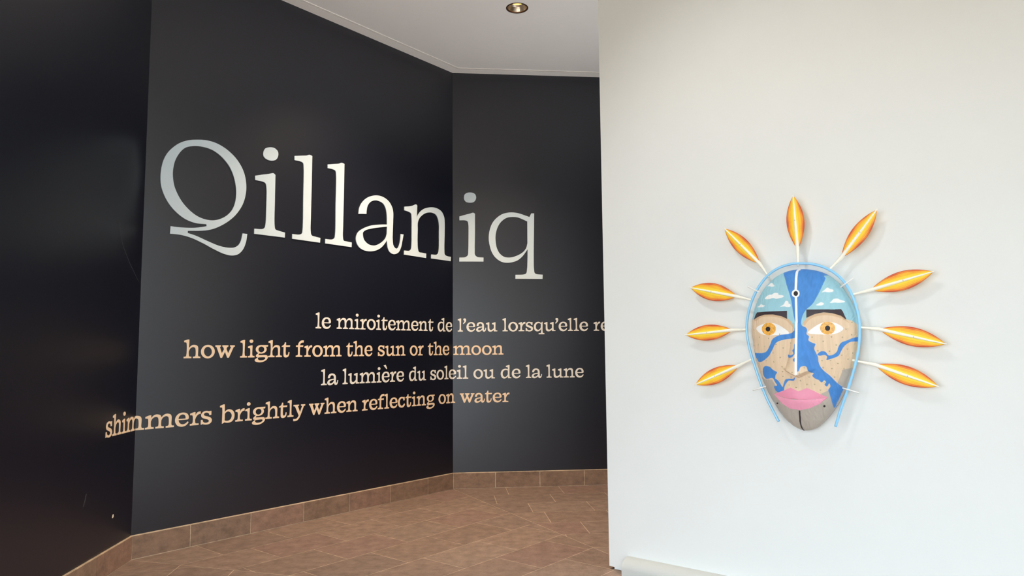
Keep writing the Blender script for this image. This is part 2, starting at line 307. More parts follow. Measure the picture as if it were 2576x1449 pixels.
# ------------------------------------------------------------------ measured outlines (metres on their walls)
D = {"title":[["Q","B",[[[[-3.1021,3.3656,0],[-3.016,3.3794,0],[-2.9274,3.3735,0],[-2.836,3.3411,0],[-2.7512,3.2837,0],[-2.6929,3.2152,0],[-2.6576,3.1412,0],[-2.6407,3.0455,0],[-2.6477,2.9547,0],[-2.6738,2.8701,0],[-2.7275,2.7822,0],[-2.7902,2.7162,0],[-2.8699,2.6575,0],[-2.9484,2.6172,0],[-3.0259,2.5961,0],[-3.1546,2.578,1],[-3.154,2.5598,1],[-3.084,2.5451,0],[-2.9888,2.5143,0],[-2.8825,2.4838,0],[-2.8013,2.4755,0],[-2.7375,2.4842,0],[-2.7011,2.5084,0],[-2.6789,2.5505,0],[-2.6648,2.6176,1],[-2.6194,2.6179,1],[-2.6315,2.5384,0],[-2.658,2.4735,0],[-2.6989,2.4297,0],[-2.7538,2.4111,0],[-2.8267,2.4167,0],[-2.9167,2.4459,0],[-3.0225,2.4893,0],[-3.1253,2.5234,0],[-3.2085,2.5364,0],[-3.2992,2.5367,1],[-3.2973,2.5981,1],[-3.2188,2.5986,0],[-3.1113,2.6086,0],[-3.0439,2.6234,0],[-2.9936,2.6385,1],[-2.9967,2.6551,1],[-3.0874,2.6521,0],[-3.1719,2.6713,0],[-3.2472,2.7143,0],[-3.314,2.7781,0],[-3.3562,2.8448,0],[-3.3823,2.9137,0],[-3.3909,2.9774,0],[-3.3888,3.0514,0],[-3.3741,3.1282,0],[-3.3447,3.1962,0],[-3.2984,3.2561,0],[-3.2429,3.3062,0],[-3.1776,3.3423,0]],[[[-3.1508,3.2974,0],[-3.0918,3.3122,0],[-3.014,3.3149,0],[-2.943,3.3001,0],[-2.8699,3.2588,0],[-2.8041,3.1929,0],[-2.7651,3.1208,0],[-2.7413,3.0365,0],[-2.7344,2.9579,0],[-2.7441,2.8767,0],[-2.77,2.8111,0],[-2.8097,2.7614,0],[-2.8629,2.7234,0],[-2.9245,2.6992,0],[-2.9857,2.6932,0],[-3.0637,2.7076,0],[-3.1326,2.7438,0],[-3.2011,2.8042,0],[-3.2485,2.8711,0],[-3.2794,2.9403,0],[-3.2924,3.0124,0],[-3.2922,3.0787,0],[-3.2784,3.148,0],[-3.2519,3.2078,0],[-3.2164,3.2575,0],[-3.184,3.2832,0]]]]]],["i","B",[[[[-2.5569,3.1586,1],[-2.4886,3.1807,0],[-2.429,3.1985,0],[-2.394,3.2118,0],[-2.3737,3.2166,0],[-2.353,3.2038,1],[-2.3532,3.0037,1],[-2.3495,2.7269,0],[-2.3406,2.6958,0],[-2.3046,2.6866,0],[-2.2402,2.6781,1],[-2.2412,2.6314,1],[-2.5525,2.628,1],[-2.5527,2.6747,1],[-2.4757,2.6811,0],[-2.4513,2.6952,0],[-2.4423,2.7328,0],[-2.4385,2.8978,1],[-2.4407,3.0627,0],[-2.4518,3.1067,0],[-2.472,3.1168,0],[-2.5558,3.1196,1]],[]],[[[-2.4818,3.3819,0],[-2.465,3.4272,0],[-2.4202,3.451,0],[-2.3693,3.4548,0],[-2.3327,3.43,0],[-2.3296,3.3864,0],[-2.3514,3.349,0],[-2.3969,3.3302,0],[-2.4475,3.3337,0],[-2.4751,3.3528,0]],[]]]],["l","B",[[[[-2.1554,3.4262,1],[-2.0775,3.4447,0],[-2.0226,3.4583,0],[-1.9895,3.4722,0],[-1.9579,3.4671,1],[-1.9587,3.1667,1],[-1.9618,2.8751,0],[-1.9609,2.7209,0],[-1.9491,2.6887,0],[-1.912,2.6807,0],[-1.8496,2.6747,1],[-1.8521,2.6277,1],[-2.1633,2.6295,1],[-2.1632,2.6746,1],[-2.0883,2.6782,0],[-2.0593,2.6913,0],[-2.0514,2.7285,0],[-2.0506,3.0541,1],[-2.0521,3.3337,0],[-2.0596,3.3758,0],[-2.0817,3.3857,0],[-2.1545,3.3861,1]],[]]]],["l","B",[[[[-1.7778,3.4202,1],[-1.7002,3.441,0],[-1.6404,3.4562,0],[-1.6104,3.4704,0],[-1.5749,3.4664,1],[-1.577,3.133,1],[-1.5819,2.8293,0],[-1.5825,2.7187,0],[-1.5722,2.6818,0],[-1.5369,2.6769,0],[-1.4716,2.6733,1],[-1.4734,2.6255,1],[-1.7925,2.6277,1],[-1.7921,2.6718,1],[-1.7165,2.6758,0],[-1.685,2.6914,0],[-1.6763,2.7371,0],[-1.6751,3.0165,1],[-1.6744,3.328,0],[-1.6823,3.3719,0],[-1.7051,3.3826,0],[-1.7771,3.3834,1]],[]]]],["a","B",[[[[-1.3902,2.9804,1],[-1.3804,3.0411,0],[-1.3436,3.108,0],[-1.2682,3.1731,0],[-1.1688,3.2101,0],[-1.0782,3.2117,0],[-0.9973,3.1815,0],[-0.9502,3.1344,0],[-0.9262,3.0741,0],[-0.9252,2.9648,0],[-0.9299,2.8369,0],[-0.9293,2.7645,0],[-0.917,2.7024,0],[-0.8874,2.6767,0],[-0.8579,2.6817,0],[-0.8344,2.7208,0],[-0.8194,2.7866,0],[-0.815,2.8421,1],[-0.7752,2.8415,1],[-0.7928,2.7622,0],[-0.8103,2.696,0],[-0.8456,2.6374,0],[-0.9045,2.6114,0],[-0.9572,2.6213,0],[-0.9923,2.6581,0],[-1.0104,2.7459,1],[-1.0055,2.8275,0],[-1.0087,2.9217,1],[-1.0131,3.025,0],[-1.0311,3.0946,0],[-1.066,3.1388,0],[-1.1231,3.1567,0],[-1.1793,3.1548,0],[-1.2346,3.1299,0],[-1.2726,3.0841,0],[-1.2861,3.0291,0],[-1.2879,2.9946,1]],[]],[[[-1.0006,2.9219,1],[-1.1091,2.9064,0],[-1.2316,2.8784,0],[-1.3292,2.8348,0],[-1.3929,2.7876,0],[-1.4186,2.7326,0],[-1.4126,2.6817,0],[-1.3748,2.6342,0],[-1.3155,2.6103,0],[-1.2283,2.6082,0],[-1.151,2.6278,0],[-1.0839,2.6661,0],[-1.0275,2.726,0],[-0.9992,2.7742,1]],[[[-1.0084,2.8974,1],[-1.12,2.8737,0],[-1.2202,2.849,0],[-1.2966,2.8216,0],[-1.3287,2.7957,0],[-1.3304,2.7607,0],[-1.3147,2.7191,0],[-1.2621,2.6815,0],[-1.196,2.6731,0],[-1.1404,2.6864,0],[-1.0731,2.7252,0],[-1.0279,2.7708,0],[-1.01,2.8179,1]]]]]],["n","B",[[[[-0.7641,3.1522,1],[-0.6981,3.1662,0],[-0.6362,3.1852,0],[-0.5924,3.2044,0],[-0.5735,3.1931,1],[-0.5815,3.0425,1],[-0.5666,3.0806,0],[-0.5224,3.1345,0],[-0.4584,3.1775,0],[-0.3673,3.206,0],[-0.2745,3.2105,0],[-0.1936,3.1836,0],[-0.1527,3.1306,0],[-0.1418,3.0732,0],[-0.1417,2.9356,1],[-0.1458,2.7394,0],[-0.139,2.6865,0],[-0.1116,2.6726,0],[-0.0371,2.6673,1],[-0.0413,2.6167,1],[-0.3553,2.6186,1],[-0.3528,2.6647,1],[-0.2736,2.6699,0],[-0.247,2.6851,0],[-0.2337,2.7301,0],[-0.2299,2.9246,1],[-0.2313,3.0218,0],[-0.2475,3.0878,0],[-0.2811,3.1316,0],[-0.3408,3.1471,0],[-0.4064,3.1393,0],[-0.4711,3.1135,0],[-0.5348,3.0615,0],[-0.5637,3.0054,0],[-0.5659,2.9296,1],[-0.5677,2.7883,0],[-0.561,2.7045,0],[-0.5457,2.6733,0],[-0.495,2.6692,0],[-0.4347,2.6659,1],[-0.4371,2.6154,1],[-0.7652,2.621,1],[-0.7631,2.6662,1],[-0.6888,2.6722,0],[-0.6643,2.6888,0],[-0.6559,2.7315,0],[-0.6533,2.9183,1],[-0.6553,3.0396,0],[-0.6655,3.0897,0],[-0.6915,3.1027,0],[-0.7638,3.1123,1]],[]]]],["i","C",[[[[0.0785,3.1534,1],[0.1475,3.1741,0],[0.2067,3.1898,0],[0.2413,3.2001,0],[0.263,3.1883,1],[0.2621,2.9554,1],[0.2584,2.7564,0],[0.2621,2.6969,0],[0.2885,2.6722,0],[0.3623,2.6646,1],[0.3611,2.617,1],[0.0766,2.6159,1],[0.0776,2.6634,1],[0.1462,2.6686,0],[0.1757,2.6915,0],[0.1827,2.756,0],[0.1863,2.9548,1],[0.1846,3.0545,0],[0.1748,3.0944,0],[0.1522,3.1062,0],[0.0794,3.1075,1]],[]],[[[0.1332,3.3845,0],[0.1432,3.4198,0],[0.1729,3.4383,0],[0.2174,3.443,0],[0.2619,3.4264,0],[0.2776,3.3914,0],[0.2715,3.3561,0],[0.2467,3.3287,0],[0.2022,3.3201,0],[0.1577,3.3296,0],[0.1381,3.3544,0]],[]]]],["q","C",[[[[0.9352,3.1995,1],[0.9704,3.1998,1],[0.9647,2.9609,1],[0.9592,2.6603,0],[0.9608,2.5306,0],[0.9702,2.4809,0],[0.9949,2.469,0],[1.0637,2.4622,1],[1.0611,2.4124,1],[0.7379,2.4139,1],[0.7393,2.4605,1],[0.8406,2.4657,0],[0.8676,2.4807,0],[0.8781,2.5304,0],[0.8844,2.66,0],[0.8865,2.7669,1],[0.8582,2.7247,0],[0.8178,2.6746,0],[0.7577,2.6295,0],[0.6583,2.6043,0],[0.5792,2.6139,0],[0.5102,2.6583,0],[0.4613,2.7277,0],[0.4341,2.8171,0],[0.4247,2.8968,0],[0.4351,2.9868,0],[0.4683,3.0771,0],[0.5233,3.1429,0],[0.5933,3.1888,0],[0.6831,3.2079,0],[0.773,3.2008,0],[0.8528,3.1764,0],[0.9127,3.1548,1]],[[[0.8861,3.1011,1],[0.8323,3.1258,0],[0.7725,3.1484,0],[0.7026,3.1537,0],[0.6327,3.1389,0],[0.5677,3.0881,0],[0.5275,3.0175,0],[0.5071,2.9373,0],[0.5066,2.8574,0],[0.5209,2.7778,0],[0.5551,2.7132,0],[0.6093,2.6737,0],[0.6786,2.667,0],[0.7583,2.6893,0],[0.8283,2.7296,0],[0.8687,2.7798,0],[0.8853,2.8399,1]]]]]]],"lines":[[1.794,[["le",-1.8846,-1.7084],["miroitement",-1.6384,-0.3147],["de",-0.2472,-0.014],["l'eau",0.0563,0.5195],["lorsqu'elle",0.5803,1.5994],["re",1.667,1.8501]]],[1.523,[["how",-3.1511,-2.7058],["light",-2.6555,-2.1583],["from",-2.0965,-1.5758],["the",-1.5189,-1.1887],["sun",-1.1147,-0.7341],["or",-0.6707,-0.4678],["the",-0.4009,-0.0613],["moon",0.0062,0.5904]]],[1.248,[["la",-1.8128,-1.6114],["lumi\u00e8re",-1.5599,-0.7541],["du",-0.6809,-0.4281],["soleil",-0.3609,0.1782],["ou",0.2372,0.4885],["de",0.5559,0.7879],["la",0.8511,1.0415],["lune",1.0942,1.537]]],[0.973,[["shimmers",-3.9971,-2.8945],["brightly",-2.8255,-1.9868],["when",-1.9421,-1.3708],["reflecting",-1.3158,-0.295],["on",-0.2332,0.027],["water",0.0802,0.656]]]],"jB":[-3.0528,-2.5202,-1.9864,-1.4622,-0.9356,-0.4055],"jC":[0.4862,1.0015,1.5218],"jA":[-4.0716],"outl":[[1.4217,2.0382],[1.4808,2.0334],[1.5384,2.0188],[1.5943,1.988],[1.6481,1.9356],[1.6867,1.8738],[1.7176,1.806],[1.7381,1.7394],[1.7453,1.6811],[1.7438,1.6087],[1.7353,1.5438],[1.715,1.4717],[1.6912,1.3993],[1.6606,1.3265],[1.6304,1.2676],[1.5931,1.2081],[1.5484,1.1477],[1.5039,1.1014],[1.467,1.0771],[1.4305,1.0674],[1.3942,1.0726],[1.3509,1.0962],[1.3076,1.1352],[1.2718,1.1867],[1.2359,1.2465],[1.2002,1.3225],[1.1685,1.4153],[1.1445,1.5093],[1.1306,1.6041],[1.126,1.6915],[1.1342,1.7548],[1.1574,1.8334],[1.1879,1.8954],[1.234,1.9559],[1.2907,2.0032],[1.3534,2.0297]],"ctr":[1.4357,1.6028],"paint":{"sky":[[1.0894,2.1129],[1.8001,2.0504],[1.7827,1.6984],[1.7439,1.6922],[1.7237,1.7136],[1.6998,1.721],[1.683,1.7409],[1.6477,1.7561],[1.5982,1.7648],[1.5393,1.7579],[1.5048,1.737],[1.4807,1.7082],[1.474,1.6641],[1.4355,1.6634],[1.4185,1.7102],[1.3897,1.7412],[1.344,1.7583],[1.279,1.7675],[1.2156,1.7648],[1.1613,1.7431],[1.091,1.7329]],"grey":[[1.166,1.3914],[1.2204,1.3712],[1.2708,1.3717],[1.2927,1.336],[1.3319,1.3],[1.3787,1.265],[1.5055,1.2689],[1.5573,1.2985],[1.5921,1.3168],[1.6247,1.3715],[1.6342,1.3568],[1.6534,1.4003],[1.6652,1.4328],[1.7019,1.4429],[1.7705,1.4501],[1.7508,1.0509],[1.1506,1.0098]],"lake_main":[[1.3406,2.028],[1.3569,2.0502],[1.4178,2.0569],[1.4771,2.0519],[1.5348,2.0356],[1.5937,1.9893],[1.5797,1.9844],[1.5892,1.9679],[1.5748,1.906],[1.5579,1.8613],[1.5326,1.8137],[1.4985,1.7817],[1.4785,1.7453],[1.4717,1.6937],[1.495,1.6784],[1.5013,1.6635],[1.4977,1.6415],[1.5113,1.6265],[1.5075,1.6046],[1.5275,1.5897],[1.544,1.5822],[1.536,1.5568],[1.5445,1.5313],[1.5531,1.5094],[1.5544,1.4804],[1.5593,1.4587],[1.5761,1.4297],[1.6043,1.4007],[1.6247,1.3715],[1.6387,1.3494],[1.6537,1.3304],[1.6389,1.2898],[1.6153,1.2453],[1.5958,1.2112],[1.5946,1.2389],[1.5919,1.2911],[1.588,1.3168],[1.6006,1.3388],[1.5966,1.3556],[1.5838,1.3373],[1.5734,1.3482],[1.5824,1.3643],[1.574,1.373],[1.5604,1.3606],[1.5459,1.375],[1.5304,1.3822],[1.5155,1.4003],[1.5245,1.4135],[1.508,1.4186],[1.5062,1.4305],[1.4969,1.452],[1.4872,1.4557],[1.4717,1.4501],[1.4618,1.427],[1.4538,1.4233],[1.4482,1.445],[1.4445,1.6646],[1.4355,1.6634],[1.4387,1.6945],[1.427,1.7622],[1.4195,1.8153],[1.4067,1.8693],[1.3829,1.9329],[1.3636,1.9825]],"lake_left":[[1.4445,1.6661],[1.4088,1.6472],[1.3394,1.6376],[1.2957,1.6144],[1.2779,1.5783],[1.244,1.5367],[1.1074,1.5275],[1.1063,1.4997],[1.1624,1.5002],[1.1794,1.4786],[1.2084,1.4791],[1.2401,1.4947],[1.2693,1.5176],[1.293,1.5516],[1.3196,1.5928],[1.3705,1.6107],[1.4327,1.6168],[1.4455,1.6202]],"pond":[[1.2297,1.4524],[1.2627,1.4492],[1.287,1.4306],[1.3126,1.416],[1.3009,1.4007],[1.294,1.3778],[1.2721,1.3809],[1.227,1.3753],[1.2089,1.394],[1.2109,1.4328]],"squiggle":[[1.2817,1.385],[1.314,1.367],[1.3248,1.3523],[1.339,1.3303],[1.3494,1.3531],[1.3634,1.3759],[1.3869,1.3801],[1.4094,1.3806],[1.4212,1.3904],[1.4122,1.3695],[1.3821,1.3689],[1.3653,1.3536],[1.3513,1.3307],[1.3415,1.2929],[1.3177,1.2902],[1.2883,1.3069],[1.2812,1.3317],[1.3035,1.338],[1.2914,1.3587]],"river":[[1.779,1.6226],[1.7285,1.616],[1.7016,1.6018],[1.6727,1.5877],[1.6563,1.5591],[1.6489,1.5376],[1.6295,1.5198],[1.6078,1.5164],[1.5936,1.5367],[1.5713,1.5398],[1.5505,1.5203],[1.5632,1.5145],[1.5892,1.5186],[1.5999,1.5092],[1.5954,1.4911],[1.6249,1.4989],[1.6559,1.5145],[1.6696,1.541],[1.6888,1.5717],[1.7171,1.593],[1.7776,1.5938]],"nosebits":[[1.446,1.5944],[1.4352,1.5799],[1.4341,1.5579],[1.4235,1.5455],[1.4324,1.5286],[1.413,1.5176],[1.3874,1.5211],[1.3915,1.5041],[1.423,1.5074],[1.4386,1.5234],[1.4472,1.5285]],"nosebits2":[[1.4475,1.5066],[1.4331,1.4986],[1.4285,1.4899],[1.4371,1.4812],[1.4478,1.4841]],"socketL":[[1.1613,1.7431],[1.2156,1.7648],[1.279,1.7675],[1.344,1.7583],[1.3897,1.7412],[1.4185,1.7102],[1.4312,1.6725],[1.4105,1.6956],[1.3817,1.7265],[1.3359,1.7434],[1.279,1.7521],[1.2209,1.7489],[1.1744,1.728]],"socketR":[[1.4807,1.7082],[1.5048,1.737],[1.5393,1.7579],[1.5982,1.7648],[1.6477,1.7561],[1.683,1.7409],[1.6998,1.721],[1.7132,1.6991],[1.683,1.7234],[1.6477,1.7386],[1.5981,1.7472],[1.5456,1.7393],[1.5109,1.7184],[1.4853,1.6897]],"cloud0":[[1.2418,1.9448],[1.2581,1.9527],[1.261,1.959],[1.2758,1.9621],[1.2938,1.9486],[1.3019,1.9397],[1.2824,1.9368],[1.2616,1.9423]],"cloud1":[[1.2419,1.8636],[1.2499,1.8765],[1.272,1.8865],[1.2897,1.8866],[1.3061,1.8956],[1.3315,1.8913],[1.3364,1.8815],[1.3645,1.8758],[1.368,1.8678],[1.3417,1.8602],[1.3216,1.8577],[1.3003,1.8646],[1.2747,1.8594]],"cloud2":[[1.1818,1.817],[1.2061,1.8245],[1.2156,1.8333],[1.2314,1.8249],[1.245,1.8216],[1.237,1.8143],[1.2073,1.8133]],"cloud3":[[1.3476,1.8083],[1.3706,1.8216],[1.3815,1.8416],[1.3967,1.837],[1.4001,1.8239],[1.4098,1.8196],[1.41,1.8059],[1.3899,1.8039],[1.3747,1.8084]],"cloud4":[[1.5795,1.883],[1.5913,1.8955],[1.6056,1.9103],[1.6214,1.9007],[1.6346,1.8966],[1.6354,1.8866],[1.6138,1.8818],[1.5951,1.8855]],"cloud5":[[1.5527,1.8085],[1.5657,1.8176],[1.5785,1.8246],[1.5941,1.8136],[1.5821,1.8051]],"cloud6":[[1.6225,1.8187],[1.6313,1.8303],[1.6398,1.8413],[1.6571,1.8433],[1.6744,1.8341],[1.6866,1.8296],[1.6922,1.8236],[1.6697,1.8177],[1.6465,1.8196]]},"parts":{"browL":[[1.1886,1.7823],[1.2787,1.7829],[1.3901,1.7812],[1.3903,1.7337],[1.3595,1.75],[1.3041,1.7639],[1.2438,1.7655],[1.1957,1.7542],[1.1589,1.7385],[1.1727,1.7636]],"browR":[[1.5019,1.7838],[1.5919,1.7812],[1.6766,1.7806],[1.6855,1.765],[1.7009,1.7203],[1.6772,1.7431],[1.6356,1.7586],[1.5919,1.765],[1.546,1.7562],[1.5013,1.7356]],"eyeL":[[1.1819,1.6846],[1.2155,1.7026],[1.2605,1.7123],[1.3099,1.7097],[1.3559,1.6862],[1.4014,1.6474],[1.3551,1.6403],[1.2911,1.6381],[1.2407,1.6416],[1.2044,1.6566]],"eyeR":[[1.5045,1.6472],[1.5349,1.6774],[1.5763,1.7019],[1.6158,1.7081],[1.6589,1.6962],[1.6864,1.6683],[1.6695,1.649],[1.6326,1.6366],[1.568,1.6371]],"lipU":[[1.2727,1.2852],[1.3411,1.3079],[1.3902,1.3283],[1.4337,1.3075],[1.483,1.3283],[1.521,1.3092],[1.5562,1.2875],[1.5806,1.275],[1.5361,1.2669],[1.4856,1.2598],[1.4384,1.2579],[1.37,1.2608]],"lipL":[[1.2726,1.2845],[1.3699,1.26],[1.4383,1.2571],[1.4855,1.2591],[1.536,1.2662],[1.5805,1.2742],[1.5377,1.2358],[1.4832,1.2088],[1.4257,1.1954],[1.3658,1.2034],[1.3207,1.231],[1.2899,1.2633]],"irisL":[[1.3165,1.6754],[1.3151,1.667],[1.3118,1.6591],[1.3067,1.652],[1.2999,1.6461],[1.2916,1.6418],[1.2822,1.6392],[1.2722,1.6385],[1.2619,1.6397],[1.252,1.6428],[1.243,1.6476],[1.2355,1.6539],[1.2298,1.6614],[1.2264,1.6696],[1.2254,1.6783],[1.227,1.6868],[1.2311,1.6948],[1.2373,1.7018],[1.2453,1.7076],[1.2546,1.7118],[1.2647,1.7142],[1.275,1.7148],[1.2851,1.7134],[1.2943,1.7103],[1.3024,1.7055],[1.3088,1.6992],[1.3134,1.6919],[1.3159,1.6838]],"pupL":[[1.2817,1.6757],[1.2812,1.6725],[1.28,1.6695],[1.2782,1.6668],[1.2759,1.6645],[1.2731,1.6629],[1.27,1.6619],[1.2667,1.6616],[1.2634,1.6621],[1.2603,1.6632],[1.2575,1.6651],[1.2551,1.6674],[1.2534,1.6702],[1.2524,1.6734],[1.2521,1.6766],[1.2527,1.6798],[1.2539,1.6829],[1.2559,1.6856],[1.2584,1.6878],[1.2614,1.6894],[1.2646,1.6904],[1.268,1.6906],[1.2712,1.6902],[1.2743,1.689],[1.2769,1.6872],[1.2791,1.6848],[1.2806,1.682],[1.2815,1.6789]],"irisR":[[1.6477,1.6718],[1.6465,1.6636],[1.6435,1.6559],[1.639,1.649],[1.6329,1.6432],[1.6257,1.6389],[1.6177,1.6364],[1.6091,1.6356],[1.6005,1.6367],[1.5922,1.6396],[1.5847,1.6442],[1.5783,1.6502],[1.5735,1.6574],[1.5706,1.6653],[1.5698,1.6736],[1.5712,1.6819],[1.5747,1.6896],[1.5799,1.6965],[1.5866,1.7022],[1.5944,1.7064],[1.6028,1.7089],[1.6114,1.7096],[1.6199,1.7085],[1.6277,1.7056],[1.6347,1.701],[1.6404,1.695],[1.6445,1.6879],[1.647,1.68]],"pupR":[[1.6223,1.6716],[1.6219,1.6683],[1.6209,1.6651],[1.6193,1.6622],[1.6172,1.6598],[1.6147,1.6581],[1.612,1.657],[1.6091,1.6567],[1.6062,1.6571],[1.6034,1.6583],[1.6009,1.6602],[1.5989,1.6627],[1.5974,1.6656],[1.5965,1.6689],[1.5962,1.6723],[1.5967,1.6757],[1.5978,1.6789],[1.5995,1.6817],[1.6017,1.6841],[1.6043,1.6858],[1.6071,1.6869],[1.6101,1.6872],[1.6129,1.6867],[1.6156,1.6855],[1.618,1.6837],[1.6199,1.6812],[1.6213,1.6783],[1.6221,1.675]],"ringO":[[1.4616,1.8813],[1.4613,1.8759],[1.4599,1.8709],[1.4575,1.8664],[1.4541,1.8627],[1.4499,1.86],[1.4453,1.8585],[1.4403,1.8582],[1.4352,1.8591],[1.4304,1.8611],[1.4259,1.8643],[1.4221,1.8684],[1.4192,1.8732],[1.4172,1.8785],[1.4163,1.884],[1.4166,1.8895],[1.4179,1.8946],[1.4204,1.8992],[1.4237,1.9029],[1.4279,1.9055],[1.4326,1.9071],[1.4376,1.9074],[1.4427,1.9064],[1.4476,1.9043],[1.452,1.9011],[1.4558,1.897],[1.4588,1.8921],[1.4607,1.8868]],"ringI":[[1.453,1.8818],[1.4528,1.8786],[1.452,1.8756],[1.4506,1.8729],[1.4486,1.8708],[1.4462,1.8692],[1.4435,1.8683],[1.4406,1.8681],[1.4377,1.8686],[1.4348,1.8698],[1.4323,1.8717],[1.4301,1.8741],[1.4283,1.877],[1.4272,1.8801],[1.4267,1.8834],[1.4268,1.8866],[1.4276,1.8897],[1.429,1.8924],[1.431,1.8946],[1.4334,1.8962],[1.4361,1.8971],[1.439,1.8973],[1.442,1.8967],[1.4448,1.8955],[1.4474,1.8936],[1.4496,1.8911],[1.4513,1.8883],[1.4525,1.8851]],"moleA":[[1.2917,1.2286],[1.2904,1.2265],[1.288,1.2246],[1.2851,1.2234],[1.282,1.2231],[1.2796,1.2238],[1.2783,1.2253],[1.2784,1.2274],[1.2799,1.2296],[1.2823,1.2314],[1.2853,1.2326],[1.2882,1.2329],[1.2905,1.2322],[1.2917,1.2307]],"moleB":[[1.5625,1.2229],[1.5615,1.2201],[1.5597,1.2179],[1.5576,1.2167],[1.5554,1.2167],[1.5537,1.218],[1.5527,1.2202],[1.5528,1.223],[1.5538,1.2258],[1.5555,1.228],[1.5577,1.2292],[1.5598,1.2292],[1.5616,1.2279],[1.5625,1.2257]]},"stripes":{"stripe1":[[1.4414,2.0346],[1.4309,2.0299],[1.4294,2.0137],[1.4329,1.9807],[1.4364,1.9448],[1.4385,1.9042]],"stripe2":[[1.4416,1.8611],[1.4445,1.7915],[1.446,1.6943],[1.4468,1.5907],[1.4472,1.4812],[1.4476,1.4305],[1.4472,1.3903]],"chin":[[1.4254,1.1938],[1.4193,1.1531],[1.4147,1.1142],[1.4139,1.0862],[1.4172,1.0682]]},"nails":[[1.7237,1.7049],[1.6977,1.6667],[1.7209,1.634],[1.68,1.6186],[1.628,1.6229],[1.5854,1.5975],[1.5282,1.6225],[1.6485,1.5765],[1.7304,1.5835],[1.6984,1.5529],[1.6146,1.5416],[1.5552,1.5443],[1.6706,1.518],[1.7172,1.5296],[1.6956,1.4939],[1.6493,1.4713],[1.6151,1.4889],[1.573,1.4876],[1.5764,1.4478],[1.6184,1.4419],[1.6741,1.44],[1.626,1.3933],[1.5743,1.3628],[1.5243,1.3508],[1.55,1.3182],[1.4845,1.3488],[1.4518,1.3703],[1.4225,1.3314],[1.3823,1.3444],[1.5002,1.3929],[1.467,1.414],[1.4899,1.4464],[1.425,1.4194],[1.3717,1.4412],[1.3479,1.4226],[1.3479,1.3957],[1.325,1.3689],[1.3976,1.3915],[1.3481,1.4518],[1.392,1.4806],[1.3399,1.5063],[1.296,1.5342],[1.3609,1.5623],[1.3177,1.5853],[1.4072,1.59],[1.2708,1.6202],[1.2426,1.5727],[1.2053,1.6295],[1.1621,1.6761],[1.1577,1.623],[1.1948,1.5833],[1.151,1.5785],[1.2466,1.4871],[1.2714,1.4471],[1.2976,1.4799],[1.1974,1.4246],[1.1732,1.4707],[1.3416,1.6436]],"hoop":[[1.2778,1.1159],[1.2461,1.1789],[1.2106,1.2541],[1.1788,1.3382],[1.1473,1.439],[1.1194,1.5411],[1.1043,1.6283],[1.1033,1.7077],[1.117,1.7869],[1.1443,1.8652],[1.1874,1.9422],[1.2496,2.013],[1.3212,2.0545],[1.398,2.0714],[1.4575,2.0693],[1.5229,2.0583],[1.5863,2.0326],[1.6409,1.9945],[1.687,1.9429],[1.7245,1.8707],[1.7475,1.7893],[1.759,1.7092],[1.7571,1.6299],[1.7456,1.5438],[1.7247,1.4576],[1.697,1.3711],[1.6658,1.2841],[1.6306,1.1891],[1.6026,1.1048]],"feathers":[[[1.4153,2.4918],[1.4282,2.1624],[1.4321,2.0568],0.1036],[[0.9731,2.3395],[1.193,2.0914],[1.254,2.0027],0.0927],[[0.7226,1.9699],[1.0375,1.8935],[1.143,1.864],0.1122],[[0.6771,1.6555],[1.001,1.6795],[1.1036,1.6795],0.1009],[[0.7344,1.3272],[1.0318,1.4518],[1.1282,1.4934],0.0966],[[1.8755,2.3429],[1.6748,2.087],[1.6005,2.0085],0.0912],[[2.135,1.9664],[1.8214,1.886],[1.7256,1.8638],0.1034],[[2.1718,1.5745],[1.8546,1.6618],[1.7599,1.6751],0.1005],[[2.1249,1.3479],[1.824,1.4618],[1.7105,1.4882],0.0994]],"pegs":[[[1.1224,1.9499],[1.1993,1.9077]],[[1.7442,1.9581],[1.6681,1.909]],[[1.1289,1.3],[1.2126,1.3277]],[[1.7404,1.3025],[1.653,1.3287]]],"nW":[-0.6351633566382746,-0.7723778287755287,0.0]}

bl = D['jB'][1] - D['jB'][0]
baseboard('baseboard_middle', BC, dB, nB, -LB, 0, D['jB'], (1, 1))
jc = D['jC']; s = jc[1] - jc[0]
baseboard('baseboard_back', BC, dC, nC, 0, LC, jc + [jc[2] + s * k for k in range(1, 8)], (1, 0))
ja = D['jA'][0] + LB
baseboard('baseboard_left', AB, dA, nA, -LA, 0, [ja - .51 * k for k in range(5)], (0, 1))

# ceiling: white border strip, gap painted dark as shade, bead, then the plain field with one hole for the recessed lamp
TW, GAP = .122, .030
def run(offs):                                             # polyline parallel to walls A, B, C at the given distance
    t = math.tan(math.pi / 8) * offs
    return [AB - dA * LA + nA * offs, AB - dA * t + nA * offs, BC - dB * t + nB * offs, BC + dC * LC + nC * offs]
def strip(o0, o1, z0, z1):
    a, b = run(o0), run(o1); acc = Acc()
    for i in range(3):
        V = [a[i], a[i + 1], b[i + 1], b[i]]
        acc.add(([Vector((v.x, v.y, z)) for z in (z0, z1) for v in V], [(0, 1, 2, 3), (4, 5, 6, 7), (0, 1, 5, 4), (1, 2, 6, 5), (2, 3, 7, 6), (3, 0, 4, 7)]))
    return acc
st = strip(0, TW, H, H + .06); struct(mesh('trim_1', st.V, st.F, M_trim))
st = strip(TW, TW + GAP, H + .055, H + .06); struct(mesh('trim_2', st.V, st.F, M_groove))
st = strip(TW + GAP, TW + GAP + .012, H - .006, H + .06); struct(mesh('trim_3', st.V, st.F, M_trim))
r_ = run(TW + GAP + .012)
CE = -1.5                                                   # unseen ceiling extended back to here, to shade the partition's top
LR = .109
circ = [(LAMP.x + LR * math.cos(a), LAMP.y + LR * math.sin(a)) for a in np.linspace(0, 2 * math.pi, 48, endpoint=False)]
